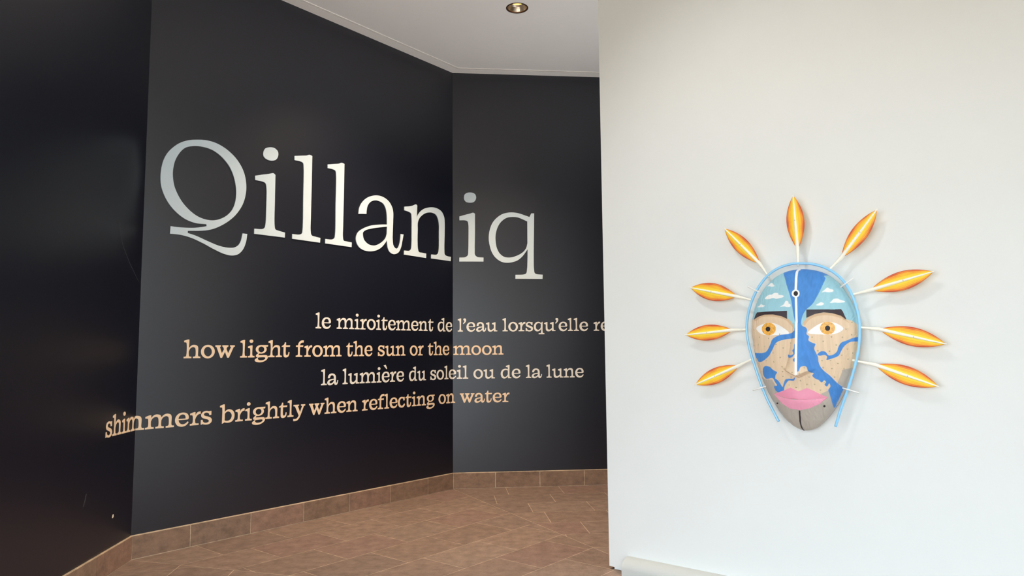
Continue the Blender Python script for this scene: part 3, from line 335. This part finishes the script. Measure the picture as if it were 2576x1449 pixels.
outer = [(r_[3].x, r_[3].y), (7.2, 7.5), (7.2, CE), (-3.2, CE), (-3.2, A_end.y), (r_[0].x, r_[0].y), (r_[1].x, r_[1].y), (r_[2].x, r_[2].y)]
ceil_ = slab([(outer, [circ])], lambda a, b, h: (a, b, H + .02 - h), M_ceil, 'ceiling', None, .02)
struct(ceil_, 'pale ceiling over the passage')

# unseen panels added behind the viewer to shape daylight on the white partition
HEAD = 2.9
struct(prism('wall_rear_added', [Vector((-3.2, CE, 0)), Vector((7.2, CE, 0)), Vector((7.2, CE - .15, 0)), Vector((-3.2, CE - .15, 0))], HEAD, H + .02, M_white), 'unseen rear header added to hold daylight low')
struct(prism('wall_blocker_added', [Vector((.8, CE, 0)), Vector((7.2, CE, 0)), Vector((7.2, CE - .15, 0)), Vector((.8, CE - .15, 0))], 0, HEAD, M_white), 'unseen wall added to cut daylight from the right')
struct(prism('wall_side_added', [Vector((-3.2, CE, 0)), Vector((-3.2, A_end.y, 0)), Vector((-3.35, A_end.y, 0)), Vector((-3.35, CE, 0))], HEAD, H + .02, M_white), 'unseen side header added to hold daylight low')

# small wear on the left wall
def onA(u, z, h): return AB + dA * (u + LB) + nA * h + Vector((0, 0, z))
M_chip = mat('bare_plaster', (235, 225, 200), .8, noise=(60, .1, (1, 1, 1)))
M_scuff = mat('scuffed_paint', (62, 63, 70), .8, noise=(60, .2, (1, 1, 1)))
slab([([(-3.842, .386), (-3.828, .384), (-3.816, .392), (-3.818, .408), (-3.832, .411), (-3.841, .40)], [])], onA, M_chip, 'paint_chip', wall_l, .0008)
def scratch(pts, w):
    a = [(u - w / 2, z) for u, z in pts] + [(u + w / 2, z) for u, z in pts[::-1]]
    slab([(a, [])], onA, M_scuff, 'scratch', wall_l, .0006)
scratch([(-3.925, 2.552), (-3.905, 2.46), (-3.842, 2.358), (-3.70, 2.23), (-3.545, 2.12)], .006)
scratch([(-4.235, .633), (-4.25, .59), (-4.266, .555)], .012)

# ------------------------------------------------------------------ lettering
def onwall(u, z, h):
    """u runs along the three dark walls, unrolled; 0 at the far corner"""
    if u < -LB: return AB + dA * (u + LB) + nA * h + Vector((0, 0, z))
    if u <= 0: return BC + dB * u + nB * h + Vector((0, 0, z))
    return BC + dC * u + nC * h + Vector((0, 0, z))
TL = {0: 'largest letter, a pale grey capital Q with a sweeping tail on the dark middle wall',
      1: 'large pale grey dotted letter i right after the capital Q', 2: 'first of the two large pale grey letters l, next to the dotted i',
      3: 'second of the two large pale grey letters l, just before the letter a', 4: 'large pale grey letter a between the second l and the n',
      5: 'large pale grey letter n beside the wall corner', 6: 'large pale grey dotted letter i on the back wall, just right of the corner',
      7: 'large pale grey letter q with a descending stem, last of the title'}
for k, (ch, w, comps) in enumerate(D['title']):
    cs = [(spline(o, 8), [spline(h, 8) for h in hs]) for o, hs in comps]
    org = onwall(min(p[0] for p in cs[0][0]), min(p[1] for p in cs[0][0]), 0)
    nm = {'Q': 'capital_letter'}.get(ch, 'letter')
    if ch == 'i':
        root = slab(cs[:1], onwall, M_title, nm, None, .008, origin=org); root.location = org
        slab(cs[1:], onwall, M_title, 'dot', root, .008, origin=org)
    else:
        root = slab(cs, onwall, M_title, nm, None, .008, origin=org); root.location = org
    tag(root, TL[k], 'letter', 'large letters of the wall title')

# text face for the small lines, units: x-height 100
def G_(s):
    r = []
    for t in s.split():
        c = t.endswith('c'); x, y = t.rstrip('c').split(','); r.append((float(x), float(y), int(c)))
    return r
def flagstem(x0, x1, T, sl=18, sr=18, fl=18):
    return G_(f'{x0-fl},{T-22}c {x0-fl},{T-10}c {x1-8},{T} {x1},{T-1}c {x1},19 {x1+4},14 {x1+sr},12c {x1+sr},0c {x0-sl},0c {x0-sl},12c {x0-4},14 {x0},19 {x0},{T-29} {x0-3},{T-24}')
def foot(x0, x1, l, r): return [(x0 - l, 0, 1), (x0 - l, 12, 1), (x0 - 3, 14, 0), (x0, 19, 1), (x1, 19, 1), (x1 + 3, 14, 0), (x1 + r, 12, 1), (x1 + r, 0, 1)]
def arch(a, X0, X1, l=18, r=17):
    """shoulder springing from a stem whose right edge is at a, down to a second stem X0..X1 with its foot"""
    w = X1 - a
    return G_(f'{a-3},60c {a-1},78c {a+w*.16:.1f},92 {a+w*.36:.1f},101 {a+w*.58:.1f},103 {X1-8},96 {X1-1},82 {X1},66 {X1},19 {X1+4},14 {X1+r},12c {X1+r},0c {X0-l},0c {X0-l},12c {X0-4},14 {X0},19 {X0},64 {X0-4},79 {X0-15},85 {a+w*.34:.1f},84 {a+w*.12:.1f},74 {a},58c {a-3},50c')
def ell(cx, cy, rx, ry, rot=0, n=14):
    return [(cx + rx * math.cos(t) * math.cos(rot) - ry * math.sin(t) * math.sin(rot), cy + rx * math.cos(t) * math.sin(rot) + ry * math.sin(t) * math.cos(rot), 0) for t in np.linspace(0, 2 * math.pi, n, endpoint=False)]
BOWL = ('76,92c 62,100 46,103 20,94 4,70 0,48 5,22 18,3 38,-3 56,2 70,14 78,30c', '75,80c 62,87 48,88 32,80 23,62 22,42 29,23 44,15 58,19 70,32 75,46c')
GL = {
 'l': (56, [(flagstem(19, 38, 144), [])]),
 'i': (55, [(flagstem(19, 38, 100), []), (ell(28, 134, 15.5, 14), [])]),
 'h': (120, [(flagstem(18, 37, 144), []), (arch(37, 84, 103), [])]),
 'n': (120, [(flagstem(18, 37, 100), []), (arch(37, 84, 103), [])]),
 'm': (188, [(flagstem(18, 37, 100), []), (arch(37, 84, 103), []), (arch(103, 151, 170), [])]),
 'r': (74, [(flagstem(19, 38, 100, 18, 24), []), (G_('36,60c 37,74c 44,88 55,99 74,103c 75,83c 62,82 50,72 40,54 37,44c'), [])]),
 'u': (121, [(G_('0,78c 0,90c 29,100 36,99c 36,34 40,21 52,16 66,20 84,36c 86,20c 72,6 50,-3 30,1 19,14 17,32 17,72 14,76'), []),
             (G_('64,78c 64,90c 95,100 102,99c 102,18 105,13 121,12c 121,0c 84,0c 83,22 83,72 80,76'), [])]),
 'o': (104, [(ell(52, 50, 51.5, 53, 0), [ell(52, 50, 29.5, 37.5, .12)])]),
 'e': (93, [(G_('84,48c 91,53 93,66 88,84 74,98 50,103 24,96 6,76 0,50 5,26 20,6 46,-3 70,2 85,15 93,28c 85,34c 75,22 58,15 42,18 29,30 23,48c'), [G_('23,57c 71,57c 71,70 65,83 50,89 33,82 25,70')])]),
 'c': (88, [(G_('72,100c 83,101c 83,67c 68,65c 66,78 58,87 46,88 31,79 23,54 28,30 44,16 60,18 72,29 79,37c 88,29c 80,12 64,0 46,-3 20,5 4,28 0,52 8,78 26,98 48,103 62,101'), [])]),
 'a': (108, [(G_('5,61c 7,77 19,95 44,103 66,98 80,84 84,66 84,30 86,18 91,17 97,24 99,41c 108,40c 105,20 96,2 84,-3 72,3 66,16c 64,34 64,66c 60,80 45,87 33,81 27,72 25,61c'), []),
             (G_('66,55c 42,53 14,44 0,24 4,6 20,-3 40,-1 56,8 68,22c'), [G_('64,45c 42,41 26,34 21,24 26,15 38,14 52,20 64,34c')])]),
 's': (79, [(G_('63,100c 74,101c 74,70c 60,68c 57,80 46,88 32,89 22,82 21,72 30,65 52,58 70,48 79,32 74,12 58,0 38,-3 18,1 12,5 9,0c 0,0c 0,36c 13,36c 16,22 28,13 44,12 56,18 57,28 48,36 26,44 8,54 1,72 8,90 24,101 42,103 55,100'), [])]),
 'q': (112, [(G_('51,-34c 51,-22c 72,-20 76,-15 76,84c 87,102c 95,102c 95,-15 99,-20 112,-22c 112,-34c'), []), (G_(BOWL[0]), [G_(BOWL[1])])]),
 'd': (112, [(G_('56,122c 56,134c 88,144 95,143c 95,18 98,13 112,12c 112,0c 78,0c 76,20 76,114 73,120'), []), (G_('80,96c 62,102 46,103 20,94 4,70 0,48 5,22 18,3 38,-3 56,2 70,14 80,30c'), [G_('76,83c 62,88 48,88 32,80 23,62 22,42 29,23 44,15 58,19 70,32 76,46c')])]),
 'b': (117, [(G_('0,122c 0,134c 30,144 37,143c 37,6 32,-1 24,-5 18,-7c 18,114 15,120'), []), (G_('35,76c 48,94 68,103 95,96 113,74 117,50 111,24 94,4 68,-3 48,-1 26,6c'), [G_('37,64c 46,78 62,86 80,80 93,62 94,44 86,24 70,14 54,13 37,18c')])]),
 't': (75, [(G_('0,87c 1,94 15,102 23,112 27,126c 37,125c 37,101c 75,101c 72,87c 36,87c 36,30 40,18 49,16 57,24 61,43c 70,42c 68,24 60,6 44,-3 28,-2 18,8 16,26 16,87c'), [])]),
 'f': (74, [(G_('0,0c 0,12c 14,14 19,19 19,87c 0,87c 2,100c 19,101c 24,118 38,136 56,144 75,143c 72,125c 58,124 44,117 38,101c 70,101c 67,87c 39,87c 39,19 44,14 61,12c 61,0c'), [])]),
 'g': (110, [(ell(53, 67, 46.5, 36, 0), [ell(54, 66, 25, 24, 0)]), (G_('48,103c 112,103c 109,89c 84,89 70,96c'), []),
             (G_('38,38c 22,30 11,19 9,9 16,3 27,1c 14,-7 2,-17 0,-24 6,-33 24,-39 44,-41 70,-37 96,-24 109,-8 110,5 104,15 92,19 60,19 40,20 31,22 34,29 46,33c'), [G_('25,-11 29,-2 44,0 82,0 90,-4 88,-12 78,-20 58,-24 36,-22')])]),
 'y': (108, [(G_('0,88c 0,100c 51,100c 51,90c 41,87c 62,34c 81,87c 70,90c 70,100c 110,100c 110,89c 98,86c 62,-3 50,-22 34,-35 14,-39 0,-38c 0,-19c 16,-21 32,-17 43,-6 50,6c 14,86c'), [])]),
 'w': (151, [(G_('0,88c 0,100c 43,100c 43,90c 34,87c 53,30c 53,0c 41,0c 9,86c'), []), (G_('53,100c 100,100c 100,90c 92,86c 53,0c 43,0c 41,18c 70,74c 77,88c 62,90c 53,90c'), []),
             (G_('55,90c 77,92c 106,20c 106,0c 93,0c 60,86c'), []), (G_('93,0c 106,0c 142,87c 151,89c 151,100c 113,100c 113,90c 122,87c 97,30c'), [])]),
 "'": (35, [(G_('4,130 6,140 18,144 30,140 34,126 30,108 18,92 6,81c 0,89c 10,104 15,115 8,122'), [])]),
}
GL['è'] = (93, GL['e'][1] + [(G_('20,163c 46,169c 64,131c 54,127c'), [])])
KERN = {'ea': 11, 'oo': 9, 'll': 8, 'li': 7, 'au': -2, "l'": 1, "'e": 2, "u'": -2, 'ht': -2, 'er': 8, 'se': 8, 'sq': 9, 'qu': -1, 'ow': 3, 'ho': 3, 'el': 7, 'mo': 2, 'on': 6, 'gh': 4, 'ig': 4, 'fl': 2, 'ro': 3, 'wh': 3, 'wa': 0, 'te': 6, 'ly': -1, 'at': 0, 'tl': 2, 'or': 5, 'hi': 6, 'im': 6, 'mm': 5, 'me': 5, 'rs': 3}
XH = .1072
LL = ['top line of small off-white text, read le miroitement de l\'eau lorsqu\'elle, on the dark walls',
      'second line of small text in peach, read how light from the sun or the moon',
      'third line of small off-white text, read la lumière du soleil ou de la lune',
      'bottom line of small text in peach, shimmers brightly when reflecting on water']
for k, (z0, words) in enumerate(D['lines']):
    m = M_en if k % 2 else M_fr
    base = onwall(words[0][1], z0, 0)
    root = tag(empty('text_line', base), LL[k], 'wall text', 'lines of small wall text')
    for wd_, ua, ub in words:
        x = 0; pos = []
        for i, ch in enumerate(wd_):
            pos.append(x); x += GL[ch][0]
            if i < len(wd_) - 1: x += KERN.get(wd_[i:i + 2], 6)
        s = (ub - ua) / x; v = XH / 100; comps = []
        if wd_ == 're': s = v
        for ch, px in zip(wd_, pos):
            for o, hs in GL[ch][1]:
                f = lambda P: [(ua + (px + p.x) * s, z0 + p.y * v) for p in P]
                comps.append((f(spline(o, 4)), [f(spline(h, 4)) for h in hs]))
        cuts = [((c, z0 - .3), (c, z0 + .4)) for c in (-LB, 0) if ua < c < ub]
        w = slab(comps, onwall, m, 'word', root, .0025, cuts=cuts, origin=base)
        w['label'] = 'the word ' + wd_ if wd_ != 're' else 'start of a word cut off by the white wall'

# ------------------------------------------------------------------ recessed lamp in the ceiling
M_chrome = mat('polished_reflector', (236, 224, 206), .28, metal=1, noise=(8, .12, (1, 1, 1)))
M_ring = mat('dark_bronze_ring', (84, 66, 58), .4, metal=.6, noise=(20, .1, (1, 1, 1)))
M_bulb = mat('glowing_lamp', (255, 214, 120), .4, noise=(8, .02, (1, 1, 1)), emit=((255, 196, 84), 3.2))
dl = tag(empty('recessed_downlight', LAMP), 'round recessed downlight with a shiny reflector in the ceiling', 'ceiling light')
V, F = lathe([(.1085, .018), (.1085, -.003), (.104, -.005), (.097, -.004), (.096, .004), (.096, .018)], 64); mesh('trim_ring', V, F, M_ring, dl, True)
V, F = lathe([(.098, .004), (.0935, .016), (.086, .032), (.077, .048), (.066, .06)], 40); mesh('reflector', V, F, M_chrome, dl, False)
V, F = lathe([(.066, .06), (.068, .12), (.03, .13), (.0005, .13)], 32); mesh('housing', V, F, M_ring, dl, True)
V, F = lathe([(.0005, .058), (.03, .0582), (.058, .059), (.064, .064), (.064, .1), (.0005, .11)], 32); mesh('bulb', V, F, M_bulb, dl, True)

# ------------------------------------------------------------------ low rounded plinth along the white wall
prof = [(.0004, .0)] + [(.096, 0)] + [(.096 * math.cos(t) ** .85 if math.cos(t) > 1e-6 else .0004, .045 + .069 * math.sin(t)) for t in np.linspace(0, math.pi / 2, 14)]
pb = W0 + dW * .157; n = len(prof); L_ = LW - .4
V = [nW * h + Vector((0, 0, z)) + dW * s for s in (0, L_) for h, z in prof]
F = [tuple(range(n)), tuple(range(n, 2 * n))] + [(i, (i + 1) % n, (i + 1) % n + n, i + n) for i in range(n)]
pl = mesh('plinth', V, F, M_plinth); pl.location = pb
tag(pl, 'low pale grey plinth with a rounded front along the foot of the white wall', 'plinth')

# ------------------------------------------------------------------ mask
class Surf:
    def __init__(s,outl,ctr):
        s.ctr=np.array(ctr); o=np.array(outl)-s.ctr
        th=np.arctan2(o[:,1],o[:,0]); r=np.hypot(o[:,0],o[:,1]); i=np.argsort(th); th=th[i];r=r[i]
        s.tt=np.linspace(-np.pi,np.pi,1441); rr=np.interp(s.tt,np.r_[th-2*np.pi,th,th+2*np.pi],np.r_[r,r,r])
        k=np.hanning(41);k/=k.sum(); rp=np.r_[rr[:-1],rr[:-1],rr[:-1]]; n=1440
        rs=np.convolve(rp,k,'same')[n:2*n]; s.rr=np.r_[rs,rs[0]]
    def R(s,th): return np.interp(th,s.tt,s.rr)
    def h(s,u,z):
        du=u-s.ctr[0];dz=z-s.ctr[1]
        S=np.clip(np.hypot(du,dz)/s.R(np.arctan2(dz,du)),0,1)
        base=.055+.145*(1-S**2.6)**.62
        # nose: ridge from the brow down to the tip
        zt=-.205; zb=.105                      # tip / bridge heights below-above centre
        t=np.clip((zb-dz)/(zb-zt),0,1.2)
        prot=np.where(t<=1,.008+.06*t**1.2,0); prot=np.where(t<=0,0,prot)
        zl=zt-.014+.50*np.abs(du-.009); ramp=np.clip((dz-zl)/.016,0,1); ramp=ramp*ramp*(3-2*ramp)
        prot=np.where(t>.97,np.minimum(.0662,prot+1),prot)*ramp
        prot=prot*np.clip((zb+.03-dz)/.05,0,1)
        w=.024+.066*np.clip(t,0,1)**1.6
        x=np.clip(np.abs(du-.009)/w,0,1); nose=prot*(1-x**2.4)**1.15
        # nostril wings
        for sx in (-1,1): nose=nose+.017*np.exp(-(((du-.008-sx*.062)/.022)**2+((dz-zt-.034)/.022)**2))*ramp
        # eye sockets and lips
        for sx in (-1,1): nose=nose-.012*np.exp(-(((du-sx*.13)/.08)**2+((dz-.068)/.045)**2))
        lip=.016*np.exp(-((du/.115)**2+((dz+.345)/.05)**2))
        return base+nose+lip

S = Surf(D['outl'], D['ctr']); UC, ZC = D['ctr']
ang = math.atan2(dW.y, dW.x)
mask = tag(empty('mask', W0 + dW * UC + Vector((0, 0, ZC)), ang), 'oval painted wooden face mask ringed by orange feathers, hung on the white wall', 'mask')
def loc(u, z, h): return Vector((u - UC, -h, z - ZC))
LAT = np.random.default_rng(11).uniform(-1, 1, (64, 64))
def vnoise(x, y):
    """smooth value noise, -1..1"""
    xi, yi = np.floor(x).astype(int), np.floor(y).astype(int); fx, fy = x - xi, y - yi
    fx, fy = fx * fx * (3 - 2 * fx), fy * fy * (3 - 2 * fy)
    g_ = lambda a, b: LAT[a % 64, b % 64]
    return (g_(xi, yi) * (1 - fx) + g_(xi + 1, yi) * fx) * (1 - fy) + (g_(xi, yi + 1) * (1 - fx) + g_(xi + 1, yi + 1) * fx) * fy
def chisel(u, z):
    du, dz = u - UC, z - ZC; s_ = np.hypot(du, dz) / S.R(np.arctan2(dz, du))
    c_ = 1 - 2 * np.abs(vnoise(u * 95 + 1.5 * vnoise(u * 20, z * 20), z * 26 + 40))         # short upright gouges
    return .0030 * np.clip((s_ - .66) / .28, 0, 1) * c_
def hs1(u, z): a, b = np.array([u]), np.array([z]); return float((S.h(a, b) + chisel(a, b))[0])
# carved face: polar grid, painted per vertex
NR, NT = 230, 840
ss = (np.linspace(0, 1, NR + 1)[1:]) ** .8
th = np.linspace(-np.pi, np.pi, NT, endpoint=False)
R = S.R(th); U = UC + ss[:, None] * R[None] * np.cos(th)[None]; Z_ = ZC + ss[:, None] * R[None] * np.sin(th)[None]
Hh = S.h(U.ravel(), Z_.ravel()).reshape(U.shape)
edge = Hh[-1].copy()
# chisel marks, strongest towards the sides
Uf = np.r_[UC, U.ravel(), U[-1]]; Zf = np.r_[ZC, Z_.ravel(), Z_[-1]]
Hf = np.r_[hs1(UC, ZC), Hh.ravel(), np.full(NT, .022)]
Hf[1:-NT] += chisel(Uf[1:-NT], Zf[1:-NT])
V = np.stack([Uf - UC, -Hf, Zf - ZC], 1)
F = [(0, 1 + k, 1 + (k + 1) % NT) for k in range(NT)]
for i in range(NR):
    a, b = 1 + i * NT, 1 + (i + 1) * NT
    F += [(a + k, b + k, b + (k + 1) % NT, a + (k + 1) % NT) for k in range(NT)]
F.append(tuple(1 + NR * NT + k for k in range(NT)))
C_ = np.tile(np.array(lin((238, 212, 181))[:3]), (len(V), 1))
def paintpoly(key, rgb, mixv=1.0):
    P = D['paint'][key] if key in ('sky', 'grey') else spline([(p[0], p[1], 0) for p in D['paint'][key]], 4); e = .0007
    a = sum(pip(Uf + dx, Zf + dz, P).astype(float) for dx, dz in ((e, .4 * e), (-.4 * e, e), (-e, -.4 * e), (.4 * e, -e)))[:, None] / 4 * mixv
    C_[:] = C_ * (1 - a) + np.array(lin(rgb)[:3]) * a
grain = .5 + .35 * vnoise(Uf * 150 + 1.2 * vnoise(Uf * 8, Zf * 8), Zf * 3.2) + .15 * vnoise(Uf * 420, Zf * 9 + 20)
C_ *= (1 - .13 * grain[:, None] * np.array((.8, 1, 1.25)))
paintpoly('grey', (190, 180, 168))
paintpoly('socketL', (219, 186, 150)); paintpoly('socketR', (219, 186, 150))
paintpoly('sky', (160, 208, 220))
swirl = .6 * vnoise(Uf * 120 + 2 * vnoise(Uf * 22, Zf * 22), Zf * 38) + .4 * vnoise(Uf * 40, Zf * 30 + 7)
k = pip(Uf, Zf, D['paint']['sky']); C_[k] *= (1 + .05 * swirl[k, None])
for key in ('lake_main', 'lake_left', 'pond', 'squiggle', 'river', 'nosebits', 'nosebits2'):
    paintpoly(key, (78, 142, 214)); k = pip(Uf, Zf, D['paint'][key]); C_[k] *= (1 + .11 * swirl[k, None])
for key in D['paint']:
    if key.startswith('cloud'): paintpoly(key, (246, 246, 244))
M_face = mat('painted_carved_wood', (0, 0, 0), .55, spec=.3, attr='paint', noise=(26, .05, (1, 1, .15)))
face = mesh('carved_face', V, F, M_face, mask, True, cols=C_)
def onface(u, z, h): return loc(u, z, hs1(u, z) + h)
def grid_pts(poly, st=.007):
    p = np.array([(q[0], q[1]) for q in poly]); a, b = p.min(0), p.max(0)
    X, Y = np.meshgrid(np.arange(a[0], b[0], st), np.arange(a[1], b[1], st)); X, Y = X.ravel(), Y.ravel()
    k = pip(X, Y, [(q[0], q[1]) for q in p]); return [(x, y) for x, y in zip(X[k], Y[k])]
def inlay(name, poly, m, t0, label=None, cl=None, smooth_outline=True, holes=()):
    o = [(p.x, p.y) for p in (spline(poly, 3) if smooth_outline else [Vector(q) for q in poly])]
    pts = grid_pts(o)
    for h in holes: k = pip(np.array([p[0] for p in pts]), np.array([p[1] for p in pts]), h); pts = [p for p, q in zip(pts, k) if not q]
    ob = slab([(o, list(holes))], lambda u, z, h: onface(u, z, (t0 if h > .5 else -.003)), m, name, face, 1, extra=pts, clip=cl, smooth=False)
    if label: ob['label'] = label
    return ob
P_ = D['parts']
M_brow = mat('black_brow_paint', (58, 46, 52), .5, noise=(30, .15, (1, 1, 1)))
M_eye = mat('eye_white_paint', (250, 249, 246), .4, noise=(20, .02, (1, 1, 1)))
M_pupil = mat('black_pupil', (30, 22, 26), .6, noise=(20, .1, (1, 1, 1)))
M_iris = mat('gold_iris', (240, 178, 82), .35, spec=.6, noise=(75, .45, (1, 1, 1)))
M_lipu = mat('pink_lip_paint', (240, 152, 178), .5, noise=(30, .03, (1, 1, 1)))
M_lipl = mat('pale_pink_lip_paint', (252, 168, 194), .5, noise=(30, .03, (1, 1, 1)))
M_rod = mat('white_painted_wood', (248, 248, 245), .45, noise=(30, .02, (1, 1, 1)))
M_quill = mat('cream_quill_paint', (255, 252, 236), .45, noise=(30, .02, (1, 1, 1)))
M_nail = mat('brass_nail', (214, 200, 168), .3, metal=.7, noise=(40, .1, (1, 1, 1)))
M_hoop = mat('sky_blue_hoop', (146, 212, 252), .3, spec=.6, noise=(12, .03, (1, 1, 1)), coat=.3)
M_line = mat('dark_chin_groove', (48, 42, 46), .6, noise=(30, .1, (1, 1, 1)))
for k, s_ in (('browL', 'left'), ('browR', 'right')): inlay('eyebrow', P_[k], M_brow, .0034, s_ + ' black eyebrow', smooth_outline=False)
for k in 'LR':
    s_ = {'L': 'left', 'R': 'right'}[k]
    alm = [(p.x, p.y) for p in spline(P_['eye' + k], 3)]
    inlay('eye_white', P_['eye' + k], M_eye, .0014, s_ + ' eye white')
    inlay('iris', P_['iris' + k], M_iris, .0024, s_ + ' gold iris', cl=alm)
    inlay('pupil', P_['pup' + k], M_pupil, .0034, s_ + ' black pupil')
inlay('upper_lip', P_['lipU'], M_lipu, .002, 'pink upper lip', smooth_outline=False); inlay('lower_lip', P_['lipL'], M_lipl, .0016, 'pale pink lower lip', smooth_outline=False)
def stripe(name, pts, w, m, t0, label):
    P = [Vector(p) for p in pts]; l, r = [], []
    Q = []
    for i in range(len(P) - 1):
        p0, p1, p2, p3 = P[max(i - 1, 0)], P[i], P[i + 1], P[min(i + 2, len(P) - 1)]
        for k in range(8):
            t = k / 8; Q.append(.5 * ((2 * p1) + (p2 - p0) * t + (2 * p0 - 5 * p1 + 4 * p2 - p3) * t * t + (3 * p1 - p0 - 3 * p2 + p3) * t ** 3))
    Q.append(P[-1])
    for i, p in enumerate(Q):
        t = (Q[min(i + 1, len(Q) - 1)] - Q[max(i - 1, 0)]).normalized(); nn = Vector((-t.y, t.x)) * w / 2
        l.append(p + nn); r.append(p - nn)
    poly = [(p.x, p.y) for p in l + r[::-1]]
    ob = slab([(poly, [])], lambda u, z, h: onface(u, z, (t0 if h > .5 else -.002)), m, name, face, 1); ob['label'] = label
stripe('white_stripe', D['stripes']['stripe1'], .0135, M_rod, .0040, 'white stripe over the forehead')
stripe('white_stripe', D['stripes']['stripe2'], .0135, M_rod, .0025, 'white stripe down the nose')
stripe('chin_line', D['stripes']['chin'], .008, M_line, .0026, 'dark line down the chin')
ri = [(p.x, p.y) for p in spline(P_['ringI'], 2)]
inlay('forehead_ring', P_['ringO'], M_rod, .0032, 'white ring on the forehead', holes=[ri])
inlay('forehead_dot', P_['ringI'], M_pupil, .0012, 'black centre of the forehead ring')
for k in ('moleA', 'moleB'): inlay('chin_dot', P_[k], M_line, .0032, 'small dark dot beside the lips')
# round nail heads
V, F = lathe([(.0046, -.002), (.0046, .0006), (.0038, .0022), (.002, .0031), (.0001, .0034)], 12)
nail0 = None
for u, z in D['nails']:
    e = .004; hx = (hs1(u + e, z) - hs1(u - e, z)) / (2 * e); hz = (hs1(u, z + e) - hs1(u, z - e)) / (2 * e)
    nrm = Vector((-hx, -1, -hz)).normalized()
    if nail0 is None: nail0 = o = mesh('nail', V, F, M_nail, face, True)
    else: o = nail0.copy(); COL.objects.link(o); o.parent = face
    o.location = onface(u, z, 0); o.rotation_euler = nrm.to_track_quat('Z', 'Y').to_euler()
# hoop
HH, FH = .085, .06
def smooth3(pts, sub=6):
    P = [Vector(p) for p in pts]; Q = []
    for i in range(len(P) - 1):
        p0, p1, p2, p3 = P[max(i - 1, 0)], P[i], P[i + 1], P[min(i + 2, len(P) - 1)]
        for k in range(sub):
            t = k / sub; Q.append(.5 * ((2 * p1) + (p2 - p0) * t + (2 * p0 - 5 * p1 + 4 * p2 - p3) * t * t + (3 * p1 - p0 - 3 * p2 + p3) * t ** 3))
    return Q + [P[-1]]
hp_ = smooth3([loc(u, z, HH) for u, z in D['hoop']])
V, F = tube(hp_, .0078, 12); mesh('hoop', V, F, M_hoop, mask, True)['label'] = 'sky blue bent hoop around the face'
# white pegs across the hoop
for a, b in D['pegs']:
    V, F = tube([loc(*a, HH + .011), loc(*b, HH + .011)], .0042, 10); mesh('peg', V, F, M_rod, mask, True)
# feathers: painted lens-shaped blades on white quills
M_feather = mat('painted_feather', (0, 0, 0), .5, spec=.3, attr='paint', noise=(40, .05, (1, 1, 1)))
STR = [(0.0, (255, 226, 84)), (.30, (255, 220, 60)), (.42, (255, 206, 46)), (.50, (252, 180, 50)), (.60, (255, 204, 52)), (.68, (250, 164, 52)), (.80, (244, 140, 56)), (.88, (226, 104, 60)), (1.0, (206, 84, 58))]
NAMES = ['topmost upright feather', 'upper left feather', 'left feather, second from the top', 'left feather, level with the eyes', 'lowest left feather', 'upper right feather', 'right feather, second from the top', 'right feather, level with the eyes', 'lowest right feather']
for fi, (tip, b, c, w) in enumerate(D['feathers']):
    tip, b, c = Vector(tip), Vector(b), Vector(c); d = (b - tip); Lf = d.length; d.normalize(); pz = Vector((-d.y, d.x))
    NU, NV = 90, 41; V, Fc, cols = [], [], []; ph = rng.uniform(0, 6, 6)
    for side in (1, -1):
        for i in range(NU + 1):
            t = i / NU; hw = w / 2 * (max(math.sin(math.pi * t ** .95), 0) ** .87) * (1 + .0 * t) + .0012
            for j in range(NV):
                v = -1 + 2 * j / (NV - 1); q = tip + d * (Lf * t) + pz * (hw * v)
                thick = .0034 * (1 - v * v) ** .5 + .0008
                V.append(loc(q.x, q.y, FH + side * thick))
                a = abs(v) + .07 * math.sin(17 * t + ph[0] + (0 if v > 0 else 2)) * abs(v) + .09 * math.sin(37 * v + ph[1 if v > 0 else 2] + 1.6 * t)
                a = min(max(a + .12 * (abs(t - .5) * 2) ** 3 * -1, 0), 1)
                for (s0, c0), (s1, c1) in zip(STR[:-1], STR[1:]):
                    if a <= s1: f_ = (a - s0) / (s1 - s0); cols.append([x * (1 - f_) + y * f_ for x, y in zip(lin(c0)[:3], lin(c1)[:3])]); break
    off = (NU + 1) * NV
    for i in range(NU):
        for j in range(NV - 1):
            a = i * NV + j; Fc.append((a, a + 1, a + NV + 1, a + NV)); Fc.append((off + a, off + a + NV, off + a + NV + 1, off + a + 1))
    rim = [j for j in range(NV)] + [i * NV + NV - 1 for i in range(1, NU + 1)] + [NU * NV + j for j in range(NV - 2, -1, -1)] + [i * NV for i in range(NU - 1, 0, -1)]
    for a, b2 in zip(rim, rim[1:] + rim[:1]): Fc.append((a, a + off, b2 + off, b2))
    fe = mesh('feather', V, Fc, M_feather, mask, True, cols=np.array(cols)); fe['label'] = NAMES[fi]
    pts, rad = [], []
    for t in np.linspace(-.025, 1, 24):
        q = tip + d * (Lf * t); pts.append(loc(q.x, q.y, FH + .0035)); rad.append(.0030 + .0080 * max(t, 0) ** .75)
    for t in np.linspace(.12, 1, 8):
        q = b.lerp(c, t); pts.append(loc(q.x, q.y, FH + .0035 + (HH - FH - .006) * t)); rad.append(.0110 - .0046 * min(t * 1.6, 1))
    V, Fq = tube(pts, rad, 10); mesh('quill', V, Fq, M_quill, fe, True)['label'] = 'white quill'
    q = tip + d * (Lf * .46); o = nail0.copy(); COL.objects.link(o); o.parent = fe; o.location = loc(q.x, q.y, FH + .0078)
    o.rotation_euler = Vector((0, -1, 0)).to_track_quat('Z', 'Y').to_euler()
# wooden cleat behind the face holds the mask off the wall
V, F = boxv(loc(UC - .09, ZC - .05, .001), Vector((.18, 0, 0)), Vector((0, -.03, 0)), Vector((0, 0, .16))); mesh('hanging_cleat', V, F, M_rod, mask)
